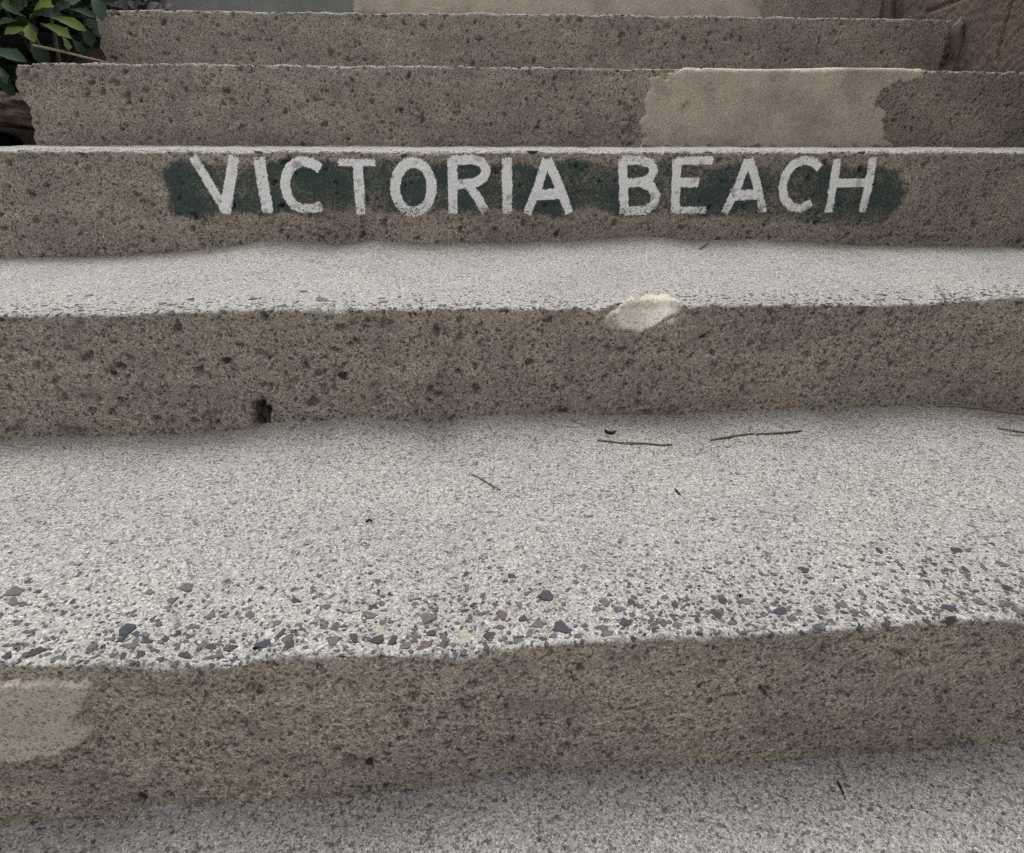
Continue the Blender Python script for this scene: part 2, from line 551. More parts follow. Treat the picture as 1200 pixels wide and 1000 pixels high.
    if k == 2:                                 # corner knocked off the edge, later plugged with mortar
        x0, x1 = at(706, 370, y0)[0], at(803, 358, y0)[0]
        m = sstep(x0 - 0.004, x0 + 0.03, X) * sstep(x1 + 0.004, x1 - 0.02, X)
        zb = NZ - 0.036 * (0.55 + 0.45 * sstep(x1, x0 + 0.03, X))
        c = np.clip((Z - zb) / (NZ - zb), 0, 1) * 0.026 * m
        base[..., 1] = np.maximum(base[..., 1], y0 + c)
        d *= 1 - 0.6 * m * (np.abs(S - NZ) < 0.03)
    # ragged open end on the planted side
    jag = 0.014 * pn(S[0] * 22, 3.3) + 0.008 * pn(S[0] * 70, 1.3)
    fall = np.clip(1 - (X - xl) / 0.05, 0, 1)
    base[..., 0] += jag[None] * fall
    N = np.stack([zero(X), NY, NZN], -1)
    P = base + N * d[..., None]
    nx, ns = X.shape
    V = P.reshape(-1, 3)
    F = grid_faces(nx, ns)
    # close the block: underside and back corner line
    lowc = np.stack([xs, np.full_like(xs, yend), zlo - 0.02], -1)
    frontc = np.stack([xs, np.full_like(xs, y0 + 0.003), zlo - 0.02], -1)
    o1 = len(V)
    o2 = o1 + nx
    V = np.concatenate([V, lowc, frontc])
    ii = np.arange(nx - 1)
    first, last = ii * ns, ii * ns + ns - 1
    F = np.concatenate([F,
        np.stack([last, last + ns, o1 + ii + 1, o1 + ii], -1),
        np.stack([o1 + ii, o1 + ii + 1, o2 + ii + 1, o2 + ii], -1),
        np.stack([o2 + ii, o2 + ii + 1, first + ns, first], -1)])
    T_ = []
    j = np.arange(ns - 1)
    for col, fl in ((0, 0), (nx - 1, 1)):
        c = o1 + col
        a, b = col * ns + j, col * ns + j + 1
        t1 = np.stack([np.full(ns - 1, c), b, a] if fl == 0 else [np.full(ns - 1, c), a, b], -1)
        T_.append(t1[:-1])
        T_.append(t1[-1:])
        T_.append(np.array([[c, col * ns, o2 + col] if fl == 0 else [c, o2 + col, col * ns]]))
    T_ = np.concatenate(T_)
    at_tr = np.concatenate([tread.ravel(), np.ones(2 * nx)])
    me = np_mesh('step', V, F, T_, MAT['concrete'], {'tread': at_tr})
    o = link(bpy.data.objects.new('step', me), parent)
    STEPS[k] = dict(obj=o, P=P, base=base + N * soft[..., None], N=N, tread=tread, xs=xs, nr=nr, S=S)
    return o

stairs = empty('concrete_staircase')
tag(stairs, 'weathered grey brown concrete beach staircase with painted lettering on one riser', 'staircase')

build_step(0, stairs, (-0.5, 0.62), 0.0022, 12, 150, 0.009, tread_hi=(0.55, 110))
build_step(1, stairs, (-0.60, 0.86), 0.0019, 100, 200, 0.0042, pits=450)
build_step(2, stairs, (-0.84, 1.20), 0.0023, 84, 130, 0.0042, pits=560)
build_step(3, stairs, (-0.93, 1.36), 0.0024, 84, 70, 0.0045, pits=420)
build_step(4, stairs, (-0.93, 1.46), 0.0027, 70, 50, 0.006, amp=1.3, pits=420)
build_step(5, stairs, (-0.93, 1.46), 0.0034, 54, 40, 0.006, amp=1.3, pits=260, xr=1.447)
build_step(6, stairs, (-0.93, 1.46), 0.006, 34, 20, 0.009, amp=1.3, xl=-0.90, xr=1.475)
build_step(7, stairs, (-0.93, 1.46), 0.02, 14, 14, 0.010, amp=1.3, xl=-0.90, xr=1.50)

# ------------------------------------------------------------------ patches and paint laid on the risers
def sub_surface(name, k, P, mask, mat, attrs):
    nx, ns = mask.shape
    fm = mask[:-1, :-1] | mask[1:, :-1] | mask[1:, 1:] | mask[:-1, 1:]
    F = grid_faces(nx, ns)[fm.ravel()]
    used = np.unique(F)
    re = np.full(nx * ns, -1)
    re[used] = np.arange(len(used))
    me = np_mesh(name, P.reshape(-1, 3)[used], re[F], None, mat, {a: v.ravel()[used] for a, v in attrs.items()})
    return link(bpy.data.objects.new(name, me), STEPS[k]['obj'])

def poly_sd(u, v, poly):
    """signed distance to a polygon, positive inside"""
    d = np.full(u.shape, 1e9)
    ins = np.zeros(u.shape, bool)
    n = len(poly)
    for i in range(n):
        (x0, y0), (x1, y1) = poly[i], poly[(i + 1) % n]
        ex, ey = x1 - x0, y1 - y0
        t = np.clip(((u - x0) * ex + (v - y0) * ey) / (ex * ex + ey * ey + 1e-12), 0, 1)
        d = np.minimum(d, np.hypot(u - x0 - t * ex, v - y0 - t * ey))
        c = ((y0 > v) != (y1 > v)) & (u < (x1 - x0) * (v - y0) / ((y1 - y0) if y1 != y0 else 1e-9) + x0)
        ins ^= c
    return np.where(ins, d, -d)

def patch(name, k, poly, mat, H, label, seed, jitter=3.0, hole=None, lim=None):
    s = STEPS[k]
    pn = Perlin(seed)
    u, v = project(s['base'])
    uu = u + jitter * pn.fbm(u / 14, v / 14, 3)
    vv = v + jitter * pn.fbm(u / 14 + 40, v / 14, 3)
    sdist = poly_sd(uu, vv, poly)
    ni = s['nr'] + 8 + (lim or 0)
    sdist[:, ni:] = -99
    X, S = s['base'][..., 0], s['S']
    h = -0.002 + (H + 0.002) * sstep(-0.5, 2.6, sdist) + 0.0008 * pn(X * 30, S * 34) + 0.0004 * pn(X * 120, S * 120)
    if hole:
        for (hu, hv, hr, hd) in hole:
            g = sstep(1, 0.5, np.hypot((u - hu) + 0.35 * (v - hv), (v - hv) * 0.6) / hr)
            h = h - hd * g
    P = s['base'] + s['N'] * h[..., None]
    o = sub_surface(name, k, P, sdist > -1.0, mat, {'tread': s['tread']})
    tag(o, label)
    return o

patch('repair_patch', 4, [(752, 175), (751, 150), (750, 140), (757, 120), (762, 98), (775, 88), (800, 79), (900, 76), (1078, 74), (1081, 92), (1068, 99), (1056, 95), (1040, 105),
      (1022, 118), (1030, 126), (1041, 132), (1032, 146), (1040, 158), (1050, 176)], MAT['beige'], 0.0035,
      'smooth beige mortar repair covering part of the riser', 31, 9.0, hole=[(804, 127, 6, .006)])
patch('repair_patch', 2, [(699, 384), (708, 372), (722, 357), (738, 349), (762, 347), (786, 347), (797, 351), (804, 358), (797, 367), (782, 376), (766, 385), (746, 392), (722, 387)],
      MAT['pale'], 0.004, 'small pale mortar plug patching the chipped step edge', 32, 7.0, lim=40)
patch('repair_patch', 1, [(-160, 800), (0, 797), (60, 795), (105, 797), (112, 806), (103, 820), (104, 832), (88, 838), (110, 848), (113, 857), (95, 870), (70, 880), (40, 887), (0, 893), (-160, 900)],
      MAT['tan'], 0.005, 'tan mortar patch with ragged lobed end on the riser', 33, 6.0)
patch('repair_patch', 6, [(415, 16), (414, -70), (893, -70), (892, 24), (650, 30)], MAT['beige'], 0.004, 'beige mortar skim on the upper riser', 34, 3.0)
patch('grey_coating', 6, [(190, 20), (190, -70), (412, -70), (413, 25)], MAT['greycoat'], 0.004, 'smooth grey coating on the upper riser', 35, 2.0)

# the painted name: dark green ground and thirteen white hand-painted letters
def arc(cx, cy, rx, ry, a0, a1, n=14):
    return [(cx + rx * math.cos(math.radians(a0 + (a1 - a0) * i / n)), cy - ry * math.sin(math.radians(a0 + (a1 - a0) * i / n))) for i in range(n + 1)]

LETTERS = [
    ('V', [([(226, 184), (265, 248)], 10.5), ([(274, 185), (264, 248)], 12)]),
    ('I', [([(304, 186), (308, 215), (314, 248)], 13)]),
    ('C', [([(374, 197), (366, 191), (354, 189), (343, 193), (336, 204), (334, 217), (337, 230), (345, 241), (356, 245), (366, 244), (376, 242)], 11)]),
    ('T', [([(397, 190.5), (439, 190.5)], 8), ([(419, 192), (421, 220), (423, 250)], 11.5)]),
    ('O', [(arc(484.5, 219.5, 21.5, 29, 0, 360, 24), 11.5)]),
    ('R', [([(530, 188), (531, 249)], 11.5), ([(530, 188), (552, 187), (564, 190), (570, 199), (567, 208), (558, 214), (533, 217)], 10.5), ([(549, 217), (560, 232), (569, 249)], 11)]),
    ('I', [([(594, 186), (594.5, 249)], 12)]),
    ('A', [([(640, 188), (630, 220), (618, 250)], 10.5), ([(642, 188), (654, 215), (667, 249)], 11), ([(629, 229), (656, 227)], 12)]),
    ('B', [([(730, 188), (731, 249)], 11.5), ([(730, 187.5), (752, 188), (763, 192), (766, 200), (762, 209), (752, 213.5), (733, 215)], 10.5),
           ([(752, 214), (763, 219), (768.5, 230), (765, 241), (754, 247), (733, 248)], 11)]),
    ('E', [([(793, 188), (791, 248)], 11), ([(793, 188.5), (835, 188)], 9), ([(793, 214), (818, 214)], 11), ([(791, 246.5), (827, 246.5)], 9)]),
    ('A', [([(876, 188), (864, 220), (849, 249)], 10), ([(878, 188), (887, 215), (894, 249)], 10.5), ([(862, 229), (888, 228)], 12)]),
    ('C', [([(960, 196), (953, 189), (942, 188), (930, 192), (921, 204), (917, 218), (919, 233), (928, 243), (939, 244), (950, 239)], 10.5)]),
    ('H', [([(981, 188), (976, 220), (971, 248)], 10.5), ([(1023, 186), (1018, 218), (1010, 248)], 10.5), ([(976, 215), (1017, 214)], 10)]),
]

def paint_part(name, label, mat, sdf_of_xz, margin, lift, fade):
    s = STEPS[3]
    ni = s['nr'] + 6
    P = s['P'][:, :ni]
    X, Z = P[..., 0], s['base'][:, :ni, 2]
    sdv = sdf_of_xz(X, Z)
    dens = sstep(0.0016, -0.0016, sdv) * fade(X, Z)
    mask = sdv < margin
    o = sub_surface(name, 3, P + s['N'][:, :ni] * lift, mask, mat, {'tread': s['tread'][:, :ni], 'paint': dens, 'green': GREEN})
    return tag(o, label)

Y3 = YK[3]
def to_xz(pts):
    a = np.array([at(u, v, Y3) for u, v in pts])
    return a[:, 0], a[:, 2]

GP = to_xz([(186, 200), (200, 186), (230, 182), (600, 181), (1050, 183), (1070, 186), (1062, 225), (1046, 262), (1035, 273), (960, 272), (860, 262), (700, 258), (600, 256), (480, 254), (330, 258), (245, 264), (205, 262), (190, 245)])
GP = list(zip(*GP))
pg = Perlin(55)
def green_sdf(X, Z):
    return -poly_sd(X, Z, GP)
def green_fade(X, Z):
    zt, zb = 0.497, 0.372
    t = (zt - Z) / (zt - zb)
    f = 1.0 - 0.24 * sstep(0.6, 1.0, t) + 0.35 * pg.fbm(X * 9, Z * 14, 3)
    f = f + 0.15 * sstep(0.80, 0.95, X) * 1.0 + 0.10 * sstep(-0.30, -0.42, X)
    f = f - 0.32 * sstep(0.16, 0.02, t)
    return np.clip(f, 0, 1.15)

def soft_green(X, Z):
    sdv = green_sdf(X, Z) + 0.008 * pg.fbm(X * 70, Z * 70, 3) + 0.022 * pg(X * 14, Z * 18)
    return sdv

s3 = STEPS[3]
ni3 = s3['nr'] + 6
X3, Z3 = s3['P'][:, :ni3, 0], s3['base'][:, :ni3, 2]
sdg = soft_green(X3, Z3)
GREEN = sstep(0.006, -0.020, sdg) * green_fade(X3, Z3)
o = sub_surface('painted_panel', 3, s3['P'][:, :ni3] + s3['N'][:, :ni3] * 0.0004, sdg < 0.008, MAT['green'],
                {'tread': s3['tread'][:, :ni3], 'green': GREEN})
tag(o, 'worn dark green painted band behind the white letters')
pl_ = Perlin(77)
for ch, strokes in LETTERS:
    segs = []
    for pts, wd in strokes:
        xx, zz = to_xz(pts)
        wpx = at(600, 215, Y3)[0] - at(600 - wd * 1.04, 215, Y3)[0]
        for i in range(len(xx) - 1):
            segs.append((xx[i], zz[i], xx[i + 1], zz[i + 1], abs(wpx) / 2, i > 0 or len(xx) > 20))
    def sdf(X, Z, segs=segs):
        d = np.full(X.shape, 1e9)
        wob = 0.0008 * pl_(X * 60, Z * 60) + 0.0010 * pl_(X * 170, Z * 170)
        for (x0, z0, x1, z1, hw, joint) in segs:
            ex, ez = x1 - x0, z1 - z0
            L = math.hypot(ex, ez)
            al = ((X - x0) * ex + (Z - z0) * ez) / L
            pe = np.abs((X - x0) * ez - (Z - z0) * ex) / L
            d = np.minimum(d, np.maximum(np.abs(al - L / 2) - L / 2 - 0.3 * hw, pe - hw))
            if joint:
                d = np.minimum(d, np.hypot(X - x0, Z - z0) - hw)
        return d + wob
    def fade(X, Z):
        t = (0.495 - Z) / 0.11
        return np.clip(1.12 - 0.28 * sstep(0.5, 1.05, t) - 0.10 * sstep(0.2, 0.0, t) + 0.22 * pl_.fbm(X * 14, Z * 14, 2), 0, 1.3)
    paint_part('painted_letter', 'white hand-painted letter ' + ch, MAT['white'], sdf, 0.002, 0.0008, fade)

# ------------------------------------------------------------------ aggregate stones showing in the worn treads
def pebble_mesh(i):
    r = np.random.default_rng(900 + i)
    n = int(r.integers(6, 10))
    a = np.sort(r.uniform(0, 2 * np.pi, n) * 0.35 + np.arange(n) * 2 * np.pi / n)
    rad = r.uniform(0.36, 0.58, n)
    asp = r.uniform(0.55, 0.95)
    V = []
    for sc, z in ((0.92, -0.30), (1.0, 0.0), (0.86, 0.10)):
        for j in range(n):
            V.append((rad[j] * math.cos(a[j]) * sc, rad[j] * math.sin(a[j]) * asp * sc, z + (r.uniform(-.02, .02) if z > 0 else 0)))
    V.append((0, 0, 0.115))
    Fs = []
    for l in range(2):
        for j in range(n):
            q = (j + 1) % n
            Fs.append((l * n + j, l * n + q, (l + 1) * n + q, (l + 1) * n + j))
    for j in range(n):
        Fs.append((2 * n + j, 2 * n + (j + 1) % n, 3 * n))
    return V, Fs

PV = [pebble_mesh(i) for i in range(12)]
PM = {}
def pebble(k, x, y, size, mat, rot, asp=1.0, vid=0):
    s = STEPS[k]
    key = (vid, mat)
    if key not in PM:
        PM[key] = py_mesh('pebble', *PV[vid], MAT[mat])
    ix = int(np.clip(np.searchsorted(s['xs'], x), 0, len(s['xs']) - 1))
    jy = s['nr'] + 3 + int(np.argmin(np.abs(s['P'][ix, s['nr'] + 3:, 1] - y)))
    p, n = s['P'][ix, jy], s['N'][ix, jy]
    o = bpy.data.objects.new('pebble', PM[key])
    link(o, s['obj'])
    q = Vector(n).to_track_quat('Z', 'Y').to_matrix().to_4x4() @ Matrix.Rotation(rot, 4, 'Z')
    o.matrix_basis = Matrix.Translation(Vector(p) - Vector(n) * 0.0003) @ q @ Matrix.Diagonal((size, size * asp, min(size, 0.012) * 0.75, 1))
    return o

def tread_point(k, u, v):
    """where the line of sight through a measured pixel meets tread k"""
    d = RT * (u - 600.0) / F_PX - UP * (v - 500.0) / F_PX + FW
    z = 0.165 * k
    for _ in range(4):
        p = CAM + d * ((z - CAM[2]) / d[2])
        s = STEPS[k]
        ix = int(np.clip(np.searchsorted(s['xs'], p[0]), 0, len(s['xs']) - 1))
        jy = s['nr'] + 3 + int(np.argmin(np.abs(s['P'][ix, s['nr'] + 3:, 1] - p[1])))
        z = s['P'][ix, jy, 2]
    return p

# (pixel x, pixel y, width in pixels, colour)
TR1 = [(8, 768, 13, 'blue'), (41, 764, 18, 'dark'), (67, 772, 14, 'grey'), (28, 755, 9, 'grey'), (19, 774, 6, 'dark'), (149, 736, 18, 'blue'), (142, 747, 12, 'blue'), (157, 743, 9, 'blue'), (168, 745, 13, 'grey'),
       (151, 757, 14, 'grey'), (169, 752, 12, 'dark'), (184, 752, 11, 'grey'), (163, 767, 12, 'blue'), (126, 750, 9, 'grey'), (124, 740, 10, 'grey'), (106, 757, 11, 'grey'), (113, 745, 9, 'dark'), (188, 772, 8, 'blue'),
       (213, 768, 13, 'dark'), (234, 757, 11, 'grey'), (249, 767, 10, 'dark'), (226, 734, 10, 'grey'), (246, 722, 10, 'grey'), (308, 757, 21, 'blue'), (292, 721, 12, 'grey'), (316, 741, 17, 'cream'),
       (327, 744, 13, 'dark'), (337, 757, 19, 'dark'), (322, 731, 10, 'grey'), (290, 705, 7, 'dark'), (345, 703, 12, 'blue'), (342, 692, 7, 'dark'), (214, 690, 14, 'grey'), (175, 693, 10, 'grey'), (305, 690, 8, 'dark'), (14, 706, 18, 'grey'), (43, 694, 11, 'dark'), (15, 694, 17, 'grey'), (83, 706, 9, 'dark'), (390, 750, 15, 'grey'), (368, 748, 7, 'dark'), (197, 711, 9, 'grey'),
       (413, 747, 15, 'blue'), (442, 750, 15, 'dark'), (458, 751, 14, 'dark'), (486, 744, 16, 'grey'), (494, 757, 15, 'maroon'), (436, 712, 14, 'blue'), (427, 721, 9, 'grey'), (434, 723, 10, 'grey'), (403, 757, 7, 'grey'),
       (443, 737, 14, 'ochre'), (500, 724, 19, 'grey'), (503, 742, 11, 'dark'), (490, 702, 6, 'dark'), (485, 708, 9, 'grey'), (500, 699, 7, 'grey'), (546, 690, 17, 'grey'), (546, 673, 10, 'dark'), (550, 727, 15, 'grey'),
       (543, 717, 8, 'dark'), (556, 709, 8, 'blue'), (548, 748, 24, 'ochre'), (529, 755, 9, 'grey'), (572, 745, 12, 'dark'), (588, 722, 16, 'maroon'), (606, 709, 13, 'grey'), (592, 682, 8, 'dark'), (597, 675, 9, 'dark'),
       (584, 666, 7, 'grey'), (570, 729, 8, 'cream'), (612, 725, 10, 'dark'), (628, 732, 15, 'grey'), (657, 734, 22, 'blue'), (638, 699, 17, 'blue'), (607, 749, 11, 'dark'), (606, 740, 5, 'dark'), (634, 748, 9, 'dark'), (620, 743, 12, 'grey'), (563, 654, 5, 'dark'), (570, 654, 5, 'dark'),
       (647, 744, 10, 'grey'), (698, 714, 9, 'grey'), (709, 706, 13, 'grey'), (742, 708, 8, 'dark'), (732, 729, 12, 'blue'), (722, 726, 7, 'blue'), (727, 715, 12, 'grey'), (760, 720, 12, 'grey'), (752, 727, 9, 'grey'), (775, 728, 9, 'grey'), (764, 739, 8, 'dark'), (734, 694, 9, 'grey'), (790, 708, 9, 'blue'),
       (706, 738, 11, 'maroon'), (793, 733, 14, 'grey'), (846, 703, 13, 'blue'), (837, 721, 14, 'blue'), (913, 716, 18, 'blue'), (926, 726, 11, 'maroon'), (897, 711, 7, 'maroon'), (879, 732, 5, 'dark'), (989, 718, 10, 'dark'), (980, 717, 6, 'grey'),
       (988, 710, 11, 'grey'), (961, 718, 13, 'grey'), (1068, 714, 11, 'maroon'), (1078, 714, 8, 'cream'), (1103, 711, 9, 'blue'), (1115, 714, 14, 'blue'), (1117, 731, 14, 'dark'), (1090, 733, 9, 'grey'), (1143, 705, 14, 'grey'), (1175, 706, 14, 'grey'), (1193, 717, 13, 'grey'), (1177, 688, 10, 'dark'),
       (942, 668, 11, 'dark'), (1028, 645, 11, 'dark'), (1120, 645, 12, 'dark'), (1093, 661, 9, 'dark'), (1130, 668, 11, 'dark'), (1112, 668, 8, 'grey'), (1032, 698, 7, 'dark'), (990, 664, 6, 'dark'), (1083, 671, 8, 'dark'), (1030, 631, 5, 'dark'), (1163, 638, 6, 'dark'), (1150, 664, 12, 'grey'), (1174, 662, 12, 'grey'), (1115, 700, 10, 'ochre')]
rp = np.random.default_rng(21)
npb = 0
for (u, v, wd, c) in TR1:
    p = tread_point(1, u, v)
    dist = float((p - CAM) @ FW)
    pebble(1, p[0], max(p[1], YK[1] + 0.001), wd / F_PX * dist * 1.35, c, rp.uniform(0, 6.28), rp.uniform(0.8, 1.25), int(rp.integers(12)))
    npb += 1
TR2 = [(190, 356, 12, 'grey'), (200, 358, 16, 'grey'), (212, 360, 9, 'grey'), (222, 351, 13, 'blue'), (296, 351, 13, 'blue'), (348, 354, 9, 'dark'), (331, 357, 6, 'dark'), (375, 351, 26, 'grey'), (446, 350, 13, 'grey'), (449, 354, 16, 'grey'), (493, 362, 9, 'dark'), (507, 352, 8, 'grey'), (517, 358, 11, 'grey'), (354, 341, 13, 'grey'),
       (625, 353, 9, 'grey'), (640, 352, 8, 'grey'), (662, 354, 9, 'grey'), (792, 346, 9, 'dark'), (805, 348, 12, 'grey'), (847, 346, 9, 'grey'), (893, 346, 8, 'dark'), (869, 349, 6, 'grey'), (970, 349, 9, 'dark'), (1003, 341, 13, 'grey'), (1035, 346, 12, 'dark'), (1010, 348, 11, 'grey'), (1117, 345, 9, 'dark'), (1180, 345, 10, 'grey'), (926, 345, 7, 'grey'), (1060, 351, 10, 'grey'), (1128, 349, 12, 'grey'),
       (52, 359, 8, 'grey'), (75, 360, 9, 'grey'), (28, 360, 9, 'grey'), (122, 362, 8, 'dark'), (130, 363, 8, 'dark'), (150, 363, 8, 'grey'), (105, 346, 13, 'grey'), (560, 357, 9, 'grey'), (585, 356, 8, 'grey'), (700, 351, 8, 'dark')]
for (u, v, wd, c) in TR2:
    p = tread_point(2, u, v)
    dist = float((p - CAM) @ FW)
    pebble(2, p[0], max(p[1], YK[2] + 0.001), wd / F_PX * dist * 1.0, c, rp.uniform(0, 6.28), 1.0, int(rp.integers(12)))
    npb += 1
TR3 = [(622, 180, 13, 'dark'), (660, 177, 15, 'dark'), (868, 180, 14, 'dark'), (607, 178, 8, 'grey'), (790, 179, 9, 'grey'), (1010, 180, 10, 'grey'), (930, 179, 9, 'grey'), (143, 179, 9, 'grey'), (153, 179, 9, 'dark'), (300, 180, 11, 'grey'), (340, 179, 9, 'grey'), (420, 178, 9, 'ochre'), (500, 179, 12, 'grey'), (545, 178, 9, 'grey'), (720, 179, 10, 'grey'), (755, 178, 9, 'grey'), (830, 178, 9, 'grey'), (1080, 179, 10, 'grey')]
for (u, v, wd, c) in TR3:
    x = at(u, v, YK[3])[0]
    pebble(3, x, YK[3] + rp.uniform(0.001, 0.02), wd / F_PX * 1.3, c, rp.uniform(0, 6.28), 1.0, int(rp.integers(12)))
for i in range(75):                      # further small stones spread along the first nosing
    x = rp.uniform(-0.5, 0.65)
    y = YK[1] + 0.002 + abs(rp.normal(0, 0.022))
    pebble(1, x, y, rp.uniform(0.006, 0.0125), ['blue', 'dark', 'grey', 'grey', 'cream', 'maroon', 'ochre'][int(rp.integers(7))], rp.uniform(0, 6.28), rp.uniform(.7, 1.2), int(rp.integers(12)))
for i in range(35):
    x = rp.uniform(-0.75, 1.0)
    y = YK[2] + 0.002 + abs(rp.normal(0, 0.02))
    pebble(2, x, y, rp.uniform(0.006, 0.011), ['blue', 'dark', 'grey', 'grey', 'cream'][int(rp.integers(5))], rp.uniform(0, 6.28), rp.uniform(.7, 1.2), int(rp.integers(12)))

# dark stones sitting in the hollows of the risers
for (u, v, wd, k, dy) in [(305, 495, 14, 2, .010), (315, 493, 12, 2, .008), (308, 483, 12, 2, .010), (301, 479, 10, 2, .006), (312, 477, 9, 2, .008), (165, 939, 16, 1, .006), (432, 897, 15, 1, .006), (264, 424, 9, 2, .004), (402, 441, 11, 2, .003), (131, 438, 9, 2, .004)]:
    p = at(u, v, YK[k])
    sz = wd / F_PX * float((p - CAM) @ FW)
    key = (int(rp.integers(12)), 'dark')
    if key not in PM:
        PM[key] = py_mesh('pebble', *PV[key[0]], MAT['dark'])
    o = link(bpy.data.objects.new('pebble', PM[key]), STEPS[k]['obj'])
    o.matrix_basis = Matrix.Translation((p[0], YK[k] + dy, p[2])) @ Matrix.Rotation(math.pi / 2 - 0.3, 4, 'X') @ Matrix.Rotation(rp.uniform(0, 6.28), 4, 'Z') @ Matrix.Diagonal((sz, sz, sz, 1))

def chips(k, n, xr_, depth, smin, smax, seed):
    r = np.random.default_rng(seed)
    s = STEPS[k]
    pn = Perlin(seed)
    V, Fs = [], []
    cnt = 0
    while cnt < n:
        x = r.uniform(*xr_)
        y = YK[k] + 0.001 + abs(r.normal(0, depth))
        if y > YK[k + 1] - 0.04 or pn(x * 7, 3.0) < r.uniform(-0.8, 0.35):
            continue
        ix = int(np.clip(np.searchsorted(s['xs'], x), 0, len(s['xs']) - 1))
        jy = s['nr'] + 4 + int(np.argmin(np.abs(s['P'][ix, s['nr'] + 4:, 1] - y)))
        p, nn = s['P'][ix, jy], s['N'][ix, jy]
        sz = r.uniform(smin, smax) * (1.0 if r.random() < .8 else 1.5)
        t1 = np.array([1.0, 0, 0]); t2 = np.cross(nn, t1)
        m = int(r.integers(5, 7))
        a0 = r.uniform(0, 6.28)
        el = r.uniform(0.45, 1.0)
        rot = r.uniform(0, 3.14)
        b = len(V)
        for sc, z in ((1.0, -0.0012), (1.0, 0.0001), (0.7, 0.0006)):
            rr = np.random.default_rng(cnt).uniform(0.75, 1.2, m)
            for j in range(m):
                a = a0 + j * 2 * math.pi / m
                lx, ly = math.cos(a) * rr[j] * sz * .5 * sc, math.sin(a) * rr[j] * sz * .5 * sc * el
                gx, gy = lx * math.cos(rot) - ly * math.sin(rot), lx * math.sin(rot) + ly * math.cos(rot)
                V.append(p + t1 * gx + t2 * gy + nn * z)
        for l in range(2):
            for j in range(m):
                q = (j + 1) % m
                Fs.append((b + l * m + j, b + l * m + q, b + (l + 1) * m + q, b + (l + 1) * m + j))
        Fs.append(tuple(b + 2 * m + j for j in range(m)))
        cnt += 1
    o = link(bpy.data.objects.new('gravel_chips', py_mesh('gravel_chips', V, Fs, MAT['chip'])), s['obj'])
    tag(o, 'small dark gravel chips set in the worn tread', kind='stuff')

chips(1, 2000, (-0.55, 0.75), 0.055, 0.002, 0.0056, 61)
chips(2, 900, (-0.8, 1.1), 0.035, 0.003, 0.006, 62)
chips(3, 700, (-0.9, 1.2), 0.06, 0.003, 0.008, 63)
chips(4, 260, (-0.9, 1.4), 0.012, 0.004, 0.009, 64)
chips(5, 200, (-0.9, 1.4), 0.012, 0.004, 0.009, 65)

# ------------------------------------------------------------------ side wall
def wall_x(y):
    return 1.487 + 0.10 * (y - 2.05)

pw = Perlin(300)
ys = axis(-0.6, 4.2, 1.6, 3.0, 0.005, 0.03)
zs = axis(-0.17, 1.75, 0.60, 1.10, 0.005, 0.03)
Yg, Zg = np.meshgrid(ys, zs, indexing='ij')
d = 0.005 * pw(Yg * 5, Zg * 5) + 0.003 * pw(Yg * 19, Zg * 19) + 0.004 * pw(Yg * 60, Zg * 60) + 0.0045 * np.abs(pw(Yg * 95, Zg * 95))
def groove(pts, wd, dep):
    global d
    P = [at_x(u, v, wall_x(y)) for u, v, y in pts]
    for a, b in zip(P[:-1], P[1:]):
        ey, ez = b[1] - a[1], b[2] - a[2]
        t = np.clip(((Yg - a[1]) * ey + (Zg - a[2]) * ez) / (ey * ey + ez * ez), 0, 1)
        q = np.hypot(Yg - a[1] - t * ey, Zg - a[2] - t * ez) + 0.003 * pw(Yg * 90, Zg * 90)
        d = d - dep * sstep(wd, wd * 0.3, q)
groove([(1186, 0, 1.82), (1178, 25, 1.83), (1171, 52, 1.84), (1168, 70, 1.85)], 0.008, 0.014)
groove([(1084, 14, 2.2), (1110, 4, 2.1), (1135, -6, 2.0)], 0.008, 0.010)
Xg = wall_x(Yg) - d
Vw = np.stack([Xg, Yg, Zg], -1).reshape(-1, 3)
n1_, n2_ = Yg.shape
Fw = grid_faces(n1_, n2_)[:, ::-1]
# back and rim
idx = np.arange(n1_ * n2_).reshape(n1_, n2_)
rim = np.concatenate([idx[:, 0], idx[-1, 1:], idx[-2::-1, -1], idx[0, -2:0:-1]])
back = Vw[rim] + np.array([0.22, 0, 0])
ob = len(Vw)
Vw = np.concatenate([Vw, back, [[1.80, 1.8, 0.8]]])
nr_ = len(rim)
j = np.arange(nr_)
Fw = np.concatenate([Fw, np.stack([rim[j], ob + j, ob + (j + 1) % nr_, rim[(j + 1) % nr_]], -1)[:, ::-1]])
Tw = np.stack([ob + j, np.full(nr_, ob + nr_), ob + (j + 1) % nr_], -1)[:, ::-1]
wall = link(bpy.data.objects.new('side_wall', np_mesh('side_wall', Vw, Fw, Tw, MAT['wall'])))
tag(wall, 'rough dark brown rendered side wall with cracks beside the upper steps', 'wall')

